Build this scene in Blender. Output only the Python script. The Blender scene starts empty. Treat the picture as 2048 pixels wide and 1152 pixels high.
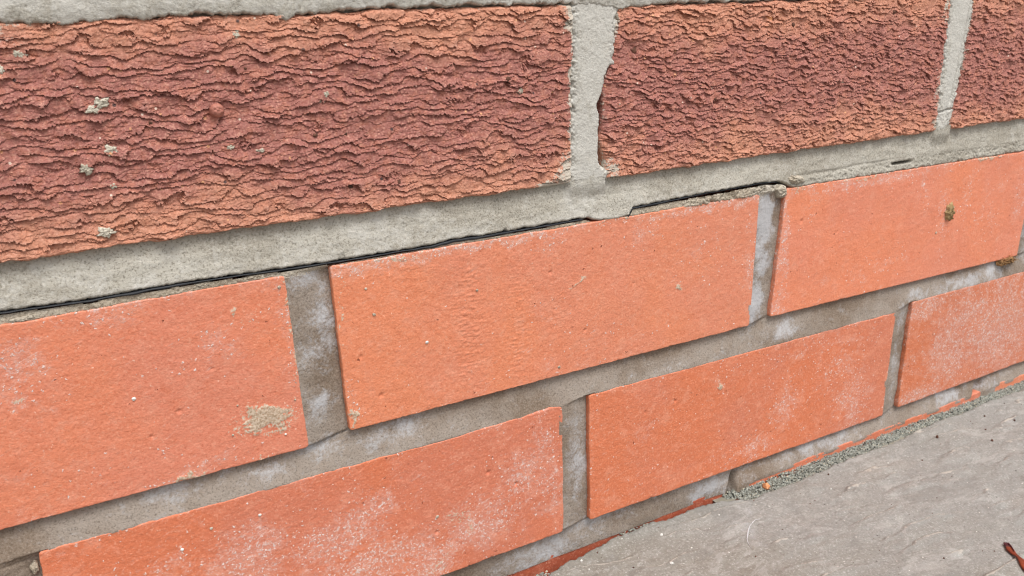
import bpy, math, random
import numpy as np
from mathutils import Matrix, Vector

# ------------------------------------------------------------------ camera, sky, sun, exposure
scene = bpy.context.scene
col = scene.collection
Z0 = 97.0                      # millimetres: the paving top is world z = 0
MM = 0.001

cam_d = bpy.data.cameras.new('camera')
cam = bpy.data.objects.new('camera', cam_d)
col.objects.link(cam)
right = Vector((0.86040306, -0.50923858, -0.01956128))
up = Vector((0.17428501, 0.25796589, 0.95030434))
back = Vector((-0.47888549, -0.821054, 0.31070729))
cm = Matrix((right, up, back)).transposed().to_4x4()
cm.translation = Vector((-100.26, -302.12, 159.87 + Z0)) * MM
cam.matrix_world = cm
cam_d.sensor_width = 36.0
cam_d.lens = 1766.7 / 2048 * 36.0
cam_d.clip_start = 0.01
cam_d.clip_end = 200.0
cam_d.dof.use_dof = True
cam_d.dof.focus_distance = 0.35
cam_d.dof.aperture_fstop = 26.0
scene.camera = cam

SUN_EL, SUN_AZ = math.radians(64), math.radians(4)      # azimuth measured from straight in front of the wall towards the right
world = bpy.data.worlds.new('World')
scene.world = world
world.use_nodes = True
wn = world.node_tree
bg = wn.nodes['Background']
sky = wn.nodes.new('ShaderNodeTexSky')
sky.sky_type = 'NISHITA'
sky.sun_disc = False
sky.sun_elevation = SUN_EL
sky.sun_rotation = math.pi - SUN_AZ
sky.dust_density = 6.0
sky.air_density = 1.0
sky.ozone_density = 1.0
hs = wn.nodes.new('ShaderNodeHueSaturation')
hs.inputs['Saturation'].default_value = 0.4             # an even white cloud cover
wn.links.new(sky.outputs[0], hs.inputs['Color'])
wn.links.new(hs.outputs[0], bg.inputs['Color'])
bg.inputs['Strength'].default_value = 0.12

sun_d = bpy.data.lights.new('sun', 'SUN')
sun_d.energy = 1.5
sun_d.angle = math.radians(24)
sun_d.color = (1.0, 0.975, 0.94)
sun = bpy.data.objects.new('sun', sun_d)
col.objects.link(sun)
to_sun = Vector((math.sin(SUN_AZ) * math.cos(SUN_EL), -math.cos(SUN_AZ) * math.cos(SUN_EL), math.sin(SUN_EL)))
sun.rotation_euler = to_sun.to_track_quat('Z', 'Y').to_euler()
sun.location = (0.3, -1.0, 2.0)

vs = scene.view_settings
vs.view_transform = 'Standard'
vs.look = 'None'
vs.gamma = 1.0
vs.use_curve_mapping = False
vs.exposure = 0.45
scene.render.engine = 'CYCLES'
scene.cycles.filter_width = 1.1
scene.cycles.max_bounces = 4

# ------------------------------------------------------------------ noise helpers (millimetre coordinates)
def _hash(ix, iy, seed):
    h = (ix.astype(np.int64) * 374761393 + iy.astype(np.int64) * 668265263 + seed * 1274126177) & 0xFFFFFFFF
    h = ((h ^ (h >> 13)) * 1103515245) & 0xFFFFFFFF
    h = ((h ^ (h >> 16)) * 2246822519) & 0xFFFFFFFF
    return (h ^ (h >> 15)) & 0xFFFF

def gn(x, y, seed=0):
    x = np.asarray(x, float); y = np.asarray(y, float)
    x, y = np.broadcast_arrays(x, y)
    ix = np.floor(x); iy = np.floor(y)
    fx = x - ix; fy = y - iy
    def g(dx, dy):
        a = _hash(ix + dx, iy + dy, seed) * (2 * math.pi / 65536)
        return np.cos(a) * (fx - dx) + np.sin(a) * (fy - dy)
    u = fx * fx * fx * (fx * (fx * 6 - 15) + 10)
    v = fy * fy * fy * (fy * (fy * 6 - 15) + 10)
    a = g(0, 0); b = g(1, 0); c = g(0, 1); d = g(1, 1)
    return ((a + (b - a) * u) * (1 - v) + (c + (d - c) * u) * v) * 1.45

def fbm(x, y, size, octs=3, seed=0, gain=0.5):
    r = 0; amp = 1.0; s = 1.0 / size
    for i in range(octs):
        r = r + amp * gn(x * s, y * s, seed * 17 + i)
        amp *= gain; s *= 2.03
    return r

def sstep(a, b, x):
    t = np.clip((x - a) / (b - a), 0, 1)
    return t * t * (3 - 2 * t)

# ------------------------------------------------------------------ mesh helpers
def new_mesh_obj(name, verts, faces_flat, sizes, mat, parent=None, origin=(0, 0, 0), smooth=True, attrs=None):
    """verts (n,3) in mm in wall coordinates, origin in the same coordinates."""
    me = bpy.data.meshes.new(name)
    o3 = np.array(origin, float)
    v = (np.asarray(verts, float) - o3) * MM
    n = len(v)
    me.vertices.add(n)
    me.vertices.foreach_set('co', v.astype(np.float32).ravel())
    ff = np.asarray(faces_flat, np.int32).ravel()
    sizes = np.asarray(sizes, np.int32)
    me.loops.add(len(ff))
    me.loops.foreach_set('vertex_index', ff)
    me.polygons.add(len(sizes))
    st = np.concatenate(([0], np.cumsum(sizes)[:-1])).astype(np.int32)
    me.polygons.foreach_set('loop_start', st)
    me.polygons.foreach_set('loop_total', sizes)
    me.update(calc_edges=True)
    me.polygons.foreach_set('use_smooth', np.full(len(sizes), smooth, bool))
    for k, a in (attrs or {}).items():
        at = me.attributes.new(k, 'FLOAT', 'POINT')
        at.data.foreach_set('value', np.asarray(a, np.float32).ravel())
    me.validate()
    if mat: me.materials.append(mat)
    ob = bpy.data.objects.new(name, me)
    col.objects.link(ob)
    loc = Vector((o3[0] * MM, o3[1] * MM, (o3[2] + Z0) * MM))
    ob.location = loc
    if parent:
        ob.parent = parent
        ob.location = loc - world_loc(parent)
    return ob

def world_loc(o):
    l = Vector(o.location)
    while o.parent:
        o = o.parent; l += o.location
    return l

def grid_faces(nv, nu, off=0):
    i = np.arange(nv * nu).reshape(nv, nu) + off
    return np.stack([i[:-1, :-1], i[1:, :-1], i[1:, 1:], i[:-1, 1:]], -1).reshape(-1, 4)

def tag(o, label=None, category=None, group=None, kind=None):
    if label: o['label'] = label
    if category: o['category'] = category
    if group: o['group'] = group
    if kind: o['kind'] = kind
    return o

def empty(name, loc_mm):
    e = bpy.data.objects.new(name, None)
    e.empty_display_size = 0.05
    e.location = (loc_mm[0] * MM, loc_mm[1] * MM, (loc_mm[2] + Z0) * MM)
    col.objects.link(e)
    return e

# ------------------------------------------------------------------ materials
class Mat:
    def __init__(s, name, rough=0.85, spec=0.25):
        s.m = bpy.data.materials.new(name); s.m.use_nodes = True
        s.t = s.m.node_tree; s.b = s.t.nodes['Principled BSDF']
        s.b.inputs['Roughness'].default_value = rough
        s.b.inputs['Specular IOR Level'].default_value = spec
        s.tc = s.t.nodes.new('ShaderNodeTexCoord').outputs['Object']
        s.rand = s.t.nodes.new('ShaderNodeObjectInfo').outputs['Random']
    def put(s, sock, v):
        if isinstance(v, bpy.types.NodeSocket): s.t.links.new(v, sock)
        elif isinstance(v, (tuple, list)) and len(v) == 3 and sock.type == 'RGBA': sock.default_value = (*v, 1)
        else: sock.default_value = v
    def n(s, typ, outs=0, props=None, **ins):
        nd = s.t.nodes.new('ShaderNode' + typ)
        for k, v in (props or {}).items(): setattr(nd, k, v)
        for k, v in ins.items():
            key = int(k[1:]) if k[0] == 'i' and k[1:].isdigit() else k.replace('_', ' ')
            s.put(nd.inputs[key], v)
        return nd.outputs[outs]
    def math(s, op, a, b=0.0, clamp=False):
        return s.n('Math', props={'operation': op, 'use_clamp': clamp}, i0=a, i1=b)
    def add(s, a, b): return s.math('ADD', a, b)
    def mul(s, a, b): return s.math('MULTIPLY', a, b)
    def coords(s, shift=True, scale=(1, 1, 1)):
        v = s.tc
        if shift:
            off = s.n('CombineXYZ', X=s.mul(s.rand, 13.7), Y=s.mul(s.rand, 5.1), Z=s.mul(s.rand, 9.3))
            v = s.n('VectorMath', props={'operation': 'ADD'}, i0=v, i1=off)
        if scale != (1, 1, 1):
            v = s.n('VectorMath', props={'operation': 'MULTIPLY'}, i0=v, i1=scale)
        return v
    def noise(s, v, size_mm, detail=3.0, rough=0.55, dist=0.0):
        return s.n('TexNoise', Vector=v, Scale=1000.0 / size_mm, Detail=detail, Roughness=rough, Distortion=dist)
    def ramp(s, f, a, b, lo=0.0, hi=1.0):
        return s.n('MapRange', props={'interpolation_type': 'SMOOTHSTEP', 'clamp': True}, i0=f, i1=a, i2=b, i3=lo, i4=hi)
    def mix(s, f, a, b, mode='MIX'):
        nd = s.t.nodes.new('ShaderNodeMix'); nd.data_type = 'RGBA'; nd.blend_type = mode
        s.put(nd.inputs[0], f); s.put(nd.inputs[6], a); s.put(nd.inputs[7], b)
        return nd.outputs[2]
    def attr(s, name): return s.n('Attribute', outs='Fac', props={'attribute_name': name})
    def spots(s, v, cell_mm, radius, share):
        """round spots: one in `share` of the voronoi cells, soft-edged"""
        nd = s.t.nodes.new('ShaderNodeTexVoronoi')
        s.put(nd.inputs['Vector'], v); nd.inputs['Scale'].default_value = 1000.0 / cell_mm
        r = s.n('SeparateColor', Color=nd.outputs['Color'])
        on = s.math('LESS_THAN', r, share) if not isinstance(share, bpy.types.NodeSocket) else s.n('Math', props={'operation': 'LESS_THAN'}, i0=r, i1=share)
        d = s.ramp(nd.outputs['Distance'], radius, radius * 0.55)
        return s.mul(on, d)
    def bump(s, h, dist_mm, strength=1.0, prev=None):
        nd = s.t.nodes.new('ShaderNodeBump')
        nd.inputs['Strength'].default_value = strength
        nd.inputs['Distance'].default_value = dist_mm * MM
        s.put(nd.inputs['Height'], h)
        if prev is not None: s.put(nd.inputs['Normal'], prev)
        return nd.outputs[0]
    def done(s, colr, normal=None, rough=None):
        s.put(s.b.inputs['Base Color'], colr)
        if normal is not None: s.put(s.b.inputs['Normal'], normal)
        if rough is not None: s.put(s.b.inputs['Roughness'], rough)
        return s.m

def make_rustic(name='rustic_red_clay', shift=0.0):
    m = Mat(name, 0.88, 0.2)
    v = m.coords()
    z = m.n('SeparateXYZ', outs='Z', Vector=m.tc)
    big = m.noise(v, 60, 3)
    wob = m.noise(v, 14, 3)
    # burnt purple-brown heart, orange towards the top and bottom arris
    e = m.add(m.math('ABSOLUTE', m.add(m.mul(z, 1000.0 / 34.0), shift)), m.add(m.mul(m.add(big, -0.5), 1.2), m.mul(m.add(wob, -0.5), 0.9)))
    f = m.ramp(e, 0.38, 1.08)
    c = m.mix(f, (0.340, 0.142, 0.118), (0.51, 0.240, 0.158))
    mid = m.noise(v, 4, 4, 0.6)
    c = m.mix(m.ramp(mid, 0.46, 0.64, 0.0, 0.6), c, m.mix(f, (0.43, 0.172, 0.118), (0.54, 0.235, 0.145)))
    # fired skin along the flake lips
    cr = m.attr('crest')
    c = m.mix(m.mul(m.ramp(cr, 0.35, 1.0), 0.6), c, m.mix(f, (0.42, 0.205, 0.178), (0.55, 0.305, 0.222)))
    fine = m.noise(v, 0.9, 4, 0.7)
    c = m.mix(m.ramp(fine, 0.52, 0.66, 0.0, 0.55), c, (0.66, 0.36, 0.27))
    c = m.mix(m.ramp(fine, 0.47, 0.35, 0.0, 0.6), c, (0.20, 0.06, 0.04))
    c = m.mix(m.mul(m.spots(v, 3.3, 0.19, 0.10), 0.75), c, (0.78, 0.42, 0.22))
    c = m.mix(m.mul(m.spots(v, 5.1, 0.16, 0.06), 0.9), c, (0.07, 0.05, 0.05))
    c = m.mix(m.mul(m.spots(v, 4.3, 0.12, 0.14), 0.8), c, (0.80, 0.66, 0.55))
    # mortar dust caught along the joints
    sm = m.ramp(m.add(m.attr('smear'), m.mul(m.add(m.noise(v, 1.6, 4, 0.7), -0.5), 1.8)), 0.42, 0.7)
    c = m.mix(m.mul(sm, 0.9), c, (0.50, 0.47, 0.40))
    nb = m.bump(m.noise(v, 0.8, 4, 0.7), 0.35, 0.9)
    return m.done(c, nb)

def make_orange(name='smooth_orange_clay', base=(0.700, 0.240, 0.126), alt=(0.665, 0.238, 0.144)):
    m = Mat(name, 0.62, 0.3)
    v = m.coords()
    x = m.n('SeparateXYZ', Vector=m.tc)
    big = m.add(m.noise(v, 60, 3), m.mul(x, 1.2))
    c = m.mix(m.ramp(big, 0.38, 0.62), base, alt)
    mid = m.noise(v, 7, 4, 0.65)
    c = m.mix(m.ramp(mid, 0.5, 0.68, 0.0, 0.45), c, (0.70, 0.30, 0.195))
    c = m.mix(m.ramp(mid, 0.46, 0.34, 0.0, 0.3), c, (0.62, 0.185, 0.088))
    fine = m.noise(v, 1.0, 4, 0.7)
    c = m.mix(m.ramp(fine, 0.53, 0.68, 0.0, 0.45), c, (0.80, 0.40, 0.27))
    c = m.mix(m.ramp(fine, 0.45, 0.33, 0.0, 0.5), c, (0.48, 0.125, 0.06))
    vd = m.n('VectorMath', props={'operation': 'ADD'}, i0=v, i1=m.n('VectorMath', props={'operation': 'SCALE'}, i0=m.n('TexNoise', outs='Color', Vector=v, Scale=1300.0, Detail=3.0), Scale=0.0022))
    pits = m.spots(vd, 5.0, 0.10, 0.25)
    c = m.mix(m.mul(pits, 0.8), c, (0.20, 0.045, 0.02))
    c = m.mix(m.mul(m.spots(vd, 3.2, 0.12, 0.25), 0.6), c, (0.90, 0.62, 0.48))
    # lime bloom, plus painted light on top arrises: a thin pinkish veil with denser flecks
    hz = m.attr('haze')
    br = m.add(m.mul(m.add(m.noise(v, 9, 6, 0.7, 0.8), -0.5), 2.2), m.mul(m.add(m.noise(v, 1.4, 4, 0.75), -0.5), 1.2))
    veil = m.mul(m.ramp(m.add(hz, br), 0.40, 0.95), m.ramp(m.noise(v, 1.7, 5, 0.75), 0.38, 0.58, 0.35, 1.0))
    c = m.mix(m.mul(veil, 0.27), c, (0.66, 0.46, 0.41))
    dens = m.math('MULTIPLY', m.ramp(m.add(hz, m.mul(m.add(m.noise(v, 12, 4), -0.5), 1.2)), 0.15, 0.95), 0.8)
    fl = m.math('MAXIMUM', m.spots(vd, 1.5, 0.30, dens), m.spots(vd, 3.4, 0.17, m.mul(dens, 0.7)))
    c = m.mix(m.mul(fl, 0.85), c, (0.80, 0.70, 0.66))
    flakes = m.mul(m.ramp(m.noise(v, 1.6, 5, 0.75, 1.0), 0.54, 0.60), m.ramp(m.add(hz, m.mul(br, 0.5)), 0.40, 0.95))
    c = m.mix(m.mul(flakes, 0.8), c, (0.66, 0.58, 0.55))
    # dragged scuff marks
    rot = m.n('VectorRotate', props={'rotation_type': 'Y_AXIS'}, Vector=v, Angle=0.42)
    st = m.noise(m.n('VectorMath', props={'operation': 'MULTIPLY'}, i0=rot, i1=(0.16, 1.0, 1.0)), 1.1, 3, 0.6)
    scuff = m.mul(m.ramp(st, 0.60, 0.68), m.ramp(m.add(hz, br), 0.1, 0.9, 0.06, 1.0))
    c = m.mix(m.mul(scuff, 0.55), c, (0.74, 0.52, 0.45))
    tone = m.n('HueSaturation', Hue=m.add(0.498, m.mul(m.rand, 0.004)), Saturation=1.0, Value=m.add(0.95, m.mul(m.math('FRACT', m.mul(m.rand, 7.31)), 0.10)), Color=c)
    c = tone
    # smeared mortar
    sm = m.ramp(m.add(m.attr('smear'), m.mul(m.add(m.noise(v, 1.0, 4, 0.75), -0.5), 1.8)), 0.38, 0.60)
    c = m.mix(m.mul(sm, 0.93), c, m.mix(m.ramp(fine, 0.4, 0.6), (0.36, 0.28, 0.19), (0.58, 0.49, 0.38)))
    h = m.add(m.add(m.mul(m.noise(v, 0.9, 3, 0.6), 0.8), m.mul(m.noise(v, 2.2, 3, 0.5), 1.0)), m.mul(pits, -0.8))
    h = m.add(h, m.mul(fl, 0.35))
    nb = m.bump(h, 0.34, 0.8)
    return m.done(c, nb, m.ramp(mid, 0.3, 0.8, 0.52, 0.75))

def make_mortar(name, dark, light, bloom, bloom_amt, grain=1.0, brown=(0.3, 0.22, 0.14)):
    m = Mat(name, 0.92, 0.15)
    v = m.coords()
    big = m.noise(v, 38, 4, 0.6)
    c = m.mix(m.ramp(big, 0.38, 0.62), dark, light)
    mid = m.noise(v, 6, 4, 0.65)
    c = m.mix(m.ramp(mid, 0.5, 0.8, 0.0, 0.45), c, brown)
    gr = m.noise(v, 0.75, 3, 0.7)
    c = m.mix(m.ramp(gr, 0.47, 0.36, 0.0, 0.8 * grain), c, (dark[0] * 0.42, dark[1] * 0.40, dark[2] * 0.36))
    c = m.mix(m.ramp(gr, 0.53, 0.66, 0.0, 0.6 * grain), c, (light[0] * 1.25, light[1] * 1.25, light[2] * 1.25))
    c = m.mix(m.mul(m.spots(v, 4.0, 0.10, 0.2), 0.5 * grain), c, (dark[0] * 0.4, dark[1] * 0.38, dark[2] * 0.36))
    hz = m.attr('haze')
    bl = m.ramp(m.add(m.mul(hz, 1.0), m.add(m.mul(m.add(m.noise(v, 8, 6, 0.7, 0.8), -0.5), 2.4), m.mul(m.add(m.noise(v, 1.2, 4, 0.75), -0.5), 1.5))), 0.25, 1.25)
    c = m.mix(m.mul(bl, bloom_amt), c, bloom)
    h = m.add(gr, m.mul(m.noise(v, 2.2, 3), 1.0))
    nb = m.bump(h, 0.40 * grain, 0.9)
    return m.done(c, nb)

MAT = {}
MAT['rustic'] = make_rustic()
MAT['orange'] = make_orange()
MAT['orange_b'] = make_orange('red_orange_clay', (0.60, 0.178, 0.086), (0.565, 0.185, 0.108))
MAT['shaded'] = make_orange('shaded_red_clay', (0.34, 0.07, 0.036), (0.42, 0.10, 0.055))  # foot-course clay with the shade of the crevice painted into its colour
MAT['pale'] = make_mortar('pale_cement', (0.340, 0.316, 0.266), (0.432, 0.412, 0.358), (0.555, 0.545, 0.505), 0.8, 0.85, (0.33, 0.295, 0.235))
MAT['brown'] = make_mortar('brown_cement', (0.212, 0.163, 0.123), (0.312, 0.268, 0.228), (0.50, 0.51, 0.535), 0.75, 0.62, (0.24, 0.175, 0.125))
MAT['splash'] = make_mortar('dried_splash', (0.42, 0.38, 0.30), (0.54, 0.50, 0.41), (0.6, 0.58, 0.52), 0.5, 0.9, (0.40, 0.35, 0.26))
MAT['crumb'] = make_mortar('sandy_crumb', (0.38, 0.325, 0.25), (0.48, 0.43, 0.35), (0.5, 0.48, 0.44), 0.5, 1.0, (0.30, 0.22, 0.14))

def make_simple(name, a, b, size, rough=0.8, spec=0.25, bumpd=0.2, bsize=0.8):
    m = Mat(name, rough, spec)
    v = m.coords()
    c = m.mix(m.ramp(m.noise(v, size, 4, 0.65), 0.3, 0.7), a, b)
    return m.done(c, m.bump(m.noise(v, bsize, 3, 0.6), bumpd, 0.8))

MAT['film'] = make_simple('black_plastic', (0.012, 0.014, 0.018), (0.022, 0.025, 0.03), 6, 0.55, 0.35, 0.1, 1.5)
MAT['mud'] = make_simple('dry_mud', (0.26, 0.17, 0.075), (0.44, 0.33, 0.18), 1.6, 0.95, 0.1, 0.35, 0.7)
MAT['litter'] = make_simple('brown_litter', (0.19, 0.085, 0.035), (0.40, 0.25, 0.12), 1.5, 0.9, 0.1, 0.2)
MAT['stem'] = make_simple('red_brown_stem', (0.13, 0.024, 0.012), (0.24, 0.048, 0.018), 5, 0.5, 0.4, 0.15, 1.2)
MAT['stemtip'] = make_simple('dark_stem_end', (0.045, 0.014, 0.02), (0.09, 0.02, 0.025), 2, 0.5, 0.4, 0.1)
MAT['chip'] = make_simple('orange_chip', (0.60, 0.22, 0.09), (0.72, 0.36, 0.18), 2, 0.85, 0.2, 0.2)
MAT['stone'] = make_simple('white_grain', (0.62, 0.60, 0.55), (0.78, 0.77, 0.74), 1.2, 0.7, 0.3, 0.1)
MAT['speck'] = make_simple('dark_speck', (0.05, 0.03, 0.022), (0.16, 0.07, 0.045), 2.0, 0.8, 0.2, 0.1)
MAT['nodule'] = make_simple('fired_nodule', (0.36, 0.135, 0.10), (0.45, 0.19, 0.14), 3, 0.6, 0.35, 0.1, 1.0)
MAT['thread'] = make_simple('white_thread', (0.48, 0.49, 0.51), (0.58, 0.58, 0.60), 3, 0.8, 0.2, 0.05)

def make_grit():
    m = Mat('grey_green_grit', 0.9, 0.2)
    r = m.n('NewGeometry', outs='Random Per Island')
    c = m.mix(m.ramp(r, 0.0, 1.0), (0.20, 0.205, 0.175), (0.36, 0.37, 0.33))
    c = m.mix(m.math('LESS_THAN', r, 0.10), c, (0.05, 0.055, 0.05))
    c = m.mix(m.math('GREATER_THAN', r, 0.95), c, (0.50, 0.46, 0.36))
    return m.done(c)
MAT['grit'] = make_grit()

def make_sandstone():
    m = Mat('riven_sandstone', 0.85, 0.25)
    v = m.coords(False)
    vs_ = m.coords(False, (0.55, 1.0, 1.0))
    big = m.noise(vs_, 90, 4, 0.6, 0.4)
    c = m.mix(m.ramp(m.add(big, m.mul(m.n('SeparateXYZ', Vector=v), 1.1)), 0.38, 0.62), (0.220, 0.204, 0.175), (0.258, 0.256, 0.240))
    c = m.mix(m.ramp(m.noise(vs_, 40, 4, 0.6), 0.5, 0.75, 0.0, 0.6), c, (0.28, 0.255, 0.225))
    c = m.mix(m.ramp(m.noise(v, 9, 5, 0.7), 0.5, 0.66, 0.0, 0.5), c, (0.335, 0.33, 0.305))
    gr = m.noise(v, 1.1, 4, 0.75)
    c = m.mix(m.ramp(gr, 0.46, 0.34, 0.0, 0.6), c, (0.13, 0.12, 0.11))
    c = m.mix(m.ramp(gr, 0.54, 0.67, 0.0, 0.7), c, (0.46, 0.46, 0.44))
    c = m.mix(m.ramp(m.noise(vs_, 18, 6, 0.75, 1.0), 0.54, 0.62, 0.0, 0.45), c, (0.40, 0.395, 0.375))
    c = m.mix(m.ramp(m.noise(vs_, 26, 6, 0.75, 0.6), 0.46, 0.38, 0.0, 0.45), c, (0.185, 0.178, 0.165))
    c = m.mix(m.mul(m.ramp(m.add(m.attr('crest'), m.mul(m.add(m.noise(v, 3, 4, 0.7), -0.5), 2.0)), 0.4, 0.8), 0.7), c, (0.46, 0.43, 0.38))
    c = m.mix(m.mul(m.spots(v, 9.0, 0.07, 0.3), 0.8), c, (0.06, 0.05, 0.045))
    c = m.mix(m.mul(m.spots(v, 7.0, 0.07, 0.25), 0.8), c, (0.62, 0.58, 0.52))
    c = m.mix(m.mul(m.ramp(m.add(m.attr('haze'), m.mul(m.add(m.noise(v, 4, 4, 0.7), -0.5), 0.8)), 0.3, 1.0), 0.5), c, (0.50, 0.51, 0.55))
    nb = m.bump(m.add(gr, m.mul(m.noise(v, 3.5, 4, 0.6), 1.2)), 0.35, 0.9)
    return m.done(c, nb)
MAT['slab'] = make_sandstone()

def make_far_brick():
    m = Mat('far_brickwork', 0.9, 0.15)
    sw = m.n('SeparateXYZ', Vector=m.tc)
    z = m.n('SeparateXYZ', outs='Z', Vector=m.tc)
    vv = m.n('CombineXYZ', X=sw, Y=z, Z=0.0)
    c = m.n('TexBrick', Vector=vv, Scale=1.0, Mortar_Size=0.007, Mortar_Smooth=0.2, Brick_Width=0.236, Row_Height=0.085,
            Color1=(0.40, 0.13, 0.09), Color2=(0.50, 0.17, 0.10), Mortar=(0.45, 0.42, 0.37))
    c = m.mix(m.ramp(m.noise(m.tc, 8, 4, 0.7), 0.4, 0.8, 0, 0.5), c, (0.3, 0.1, 0.07))
    return m.done(c, m.bump(m.noise(m.tc, 4, 4, 0.7), 1.0, 0.8))
MAT['far'] = make_far_brick()

# ------------------------------------------------------------------ brick builders
def axis(n_mm, res, edge=True):
    n = max(4, int(round(n_mm / res)))
    a = np.linspace(0, n_mm, n + 1)
    if edge and res <= 0.8:
        e = np.array([0.12, 0.3, 0.55, 0.9])
        a = np.unique(np.concatenate([a, e, n_mm - e]))
    return a

def stamp_flakes(U, V, us, vs_, H, C, rng, count, a_rng, L_rng, h_rng, dens):
    du = us[-1] / (len(us) - 1); dv = vs_[-1] / (len(vs_) - 1)
    jag = np.cumsum(rng.normal(0, 1, 40000)); jag -= np.convolve(jag, np.ones(60) / 60, 'same')
    jag /= jag.std()
    for _ in range(count):
        u0 = rng.uniform(-4, us[-1] + 4); v0 = rng.uniform(-1, vs_[-1] + 3)
        if rng.random() > dens(u0, v0): continue
        a = a_rng[0] * (a_rng[1] / a_rng[0]) ** rng.random()
        L = rng.uniform(*L_rng); hm = rng.uniform(*h_rng) * (0.7 + 0.5 * min(1, a / a_rng[1]))
        i0 = np.searchsorted(us, u0 - a); i1 = np.searchsorted(us, u0 + a)
        mxv = 3.2
        j0 = np.searchsorted(vs_, v0 - L - mxv); j1 = np.searchsorted(vs_, v0 + mxv)
        if i1 - i0 < 3 or j1 - j0 < 2: continue
        u = us[i0:i1]
        x = (u - u0) / a
        k = rng.integers(0, 30000)
        ji = k + ((u - u0 + 40) / 0.28).astype(int)
        lip = v0 + rng.uniform(-1.3, 0.9) * (a / 8) * x * x + rng.uniform(-0.12, 0.12) * (u - u0) \
            + 0.55 * min(1, a / 5) * np.sin(u * rng.uniform(0.5, 1.1) + rng.uniform(0, 6)) + 0.30 * jag[ji]
        lip = np.clip(lip, v0 - mxv + 0.2, v0 + mxv - 0.2)
        w = np.clip(1 - np.abs(x) ** 3, 0, 1) ** 0.6 * (0.8 + 0.2 * jag[ji + 5000])
        v = vs_[j0:j1][:, None]
        q = (v - (lip - L)[None]) / L
        h = np.where((q > 0) & (q <= 1), hm * w[None] * np.clip(q, 0, 1) ** 0.75, 0)
        # a little relief stays below the lip so that flakes stack
        sub = H[j0:j1, i0:i1]
        better = h + 0.25 * sub > sub
        H[j0:j1, i0:i1] = np.where((h > 0) & better, h + 0.25 * sub, sub)
        c = np.where((h > 0) & better, np.clip((q - 0.55) / 0.45, 0, 1) * w[None], C[j0:j1, i0:i1])
        C[j0:j1, i0:i1] = c
        # crevice left under the torn lip
        below = v - lip[None]
        H[j0:j1, i0:i1] -= np.where((below > 0) & (below < 1.1), 0.62 * hm * w[None] * (1 - below / 1.1) * np.clip(H[j0:j1, i0:i1] * 0 + 1, 0, 1), 0)

def drag_layer(U, V, lam, amp, seed, crev=0.55):
    """long wavy torn lips left by the wire: each sheet rises to its ragged lower lip and drops off"""
    wu, wv = 15.0 * lam / 3.2, 6.0 * lam / 3.2
    p = V / lam + 1.05 * gn(U / wu, V / wv, seed) + 0.42 * gn(U / (wu * 0.42), V / (wv * 0.6), seed + 1) \
        + 0.55 * gn(U / (wu * 3.5), V / (wv * 3), seed + 2) + 0.12 * gn(U / 1.1, V / 0.9, seed + 3) + 0.08 * gn(U / 0.5, V / 0.5, seed + 4)
    k = np.floor(p); fr = p - k
    def lipamp(kk):
        a = gn(U / (6.4 * lam / 3.2), kk * 7.31 + 0.37, seed + 5) + 0.5 * gn(U / (2.6 * lam / 3.2), kk * 3.17 + 0.61, seed + 6)
        return amp * np.clip(0.70 + 0.80 * a, 0.0, 1.6)
    a0 = lipamp(k); a1 = lipamp(k - 1)
    h = a0 * fr ** 0.8 - crev * a1 * np.clip(1 - fr / 0.28, 0, 1)
    c = np.clip((fr - 0.6) / 0.4, 0, 1) * np.clip(a0 / amp, 0, 1)
    return h, c

FACE = {}     # surface lookups, so that splashes sit on the real relief

def blob_field(X, Zz, blobs):
    r = np.zeros_like(X)
    if len(blobs) == 0: return r
    X, Zz = X + 3.2 * fbm(X, Zz, 9, 3, 901), Zz + 3.2 * fbm(X, Zz, 9, 3, 902)
    for b in blobs:
        x, z, rx, rz, k = b[:5]
        an = math.radians(b[5]) if len(b) > 5 else 0
        dx = X - x; dz = Zz - z
        p = (dx * math.cos(an) + dz * math.sin(an)) / rx; q = (-dx * math.sin(an) + dz * math.cos(an)) / rz
        r = np.maximum(r, k * np.exp(-(p * p + q * q) * 0.8))
    return r

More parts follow.
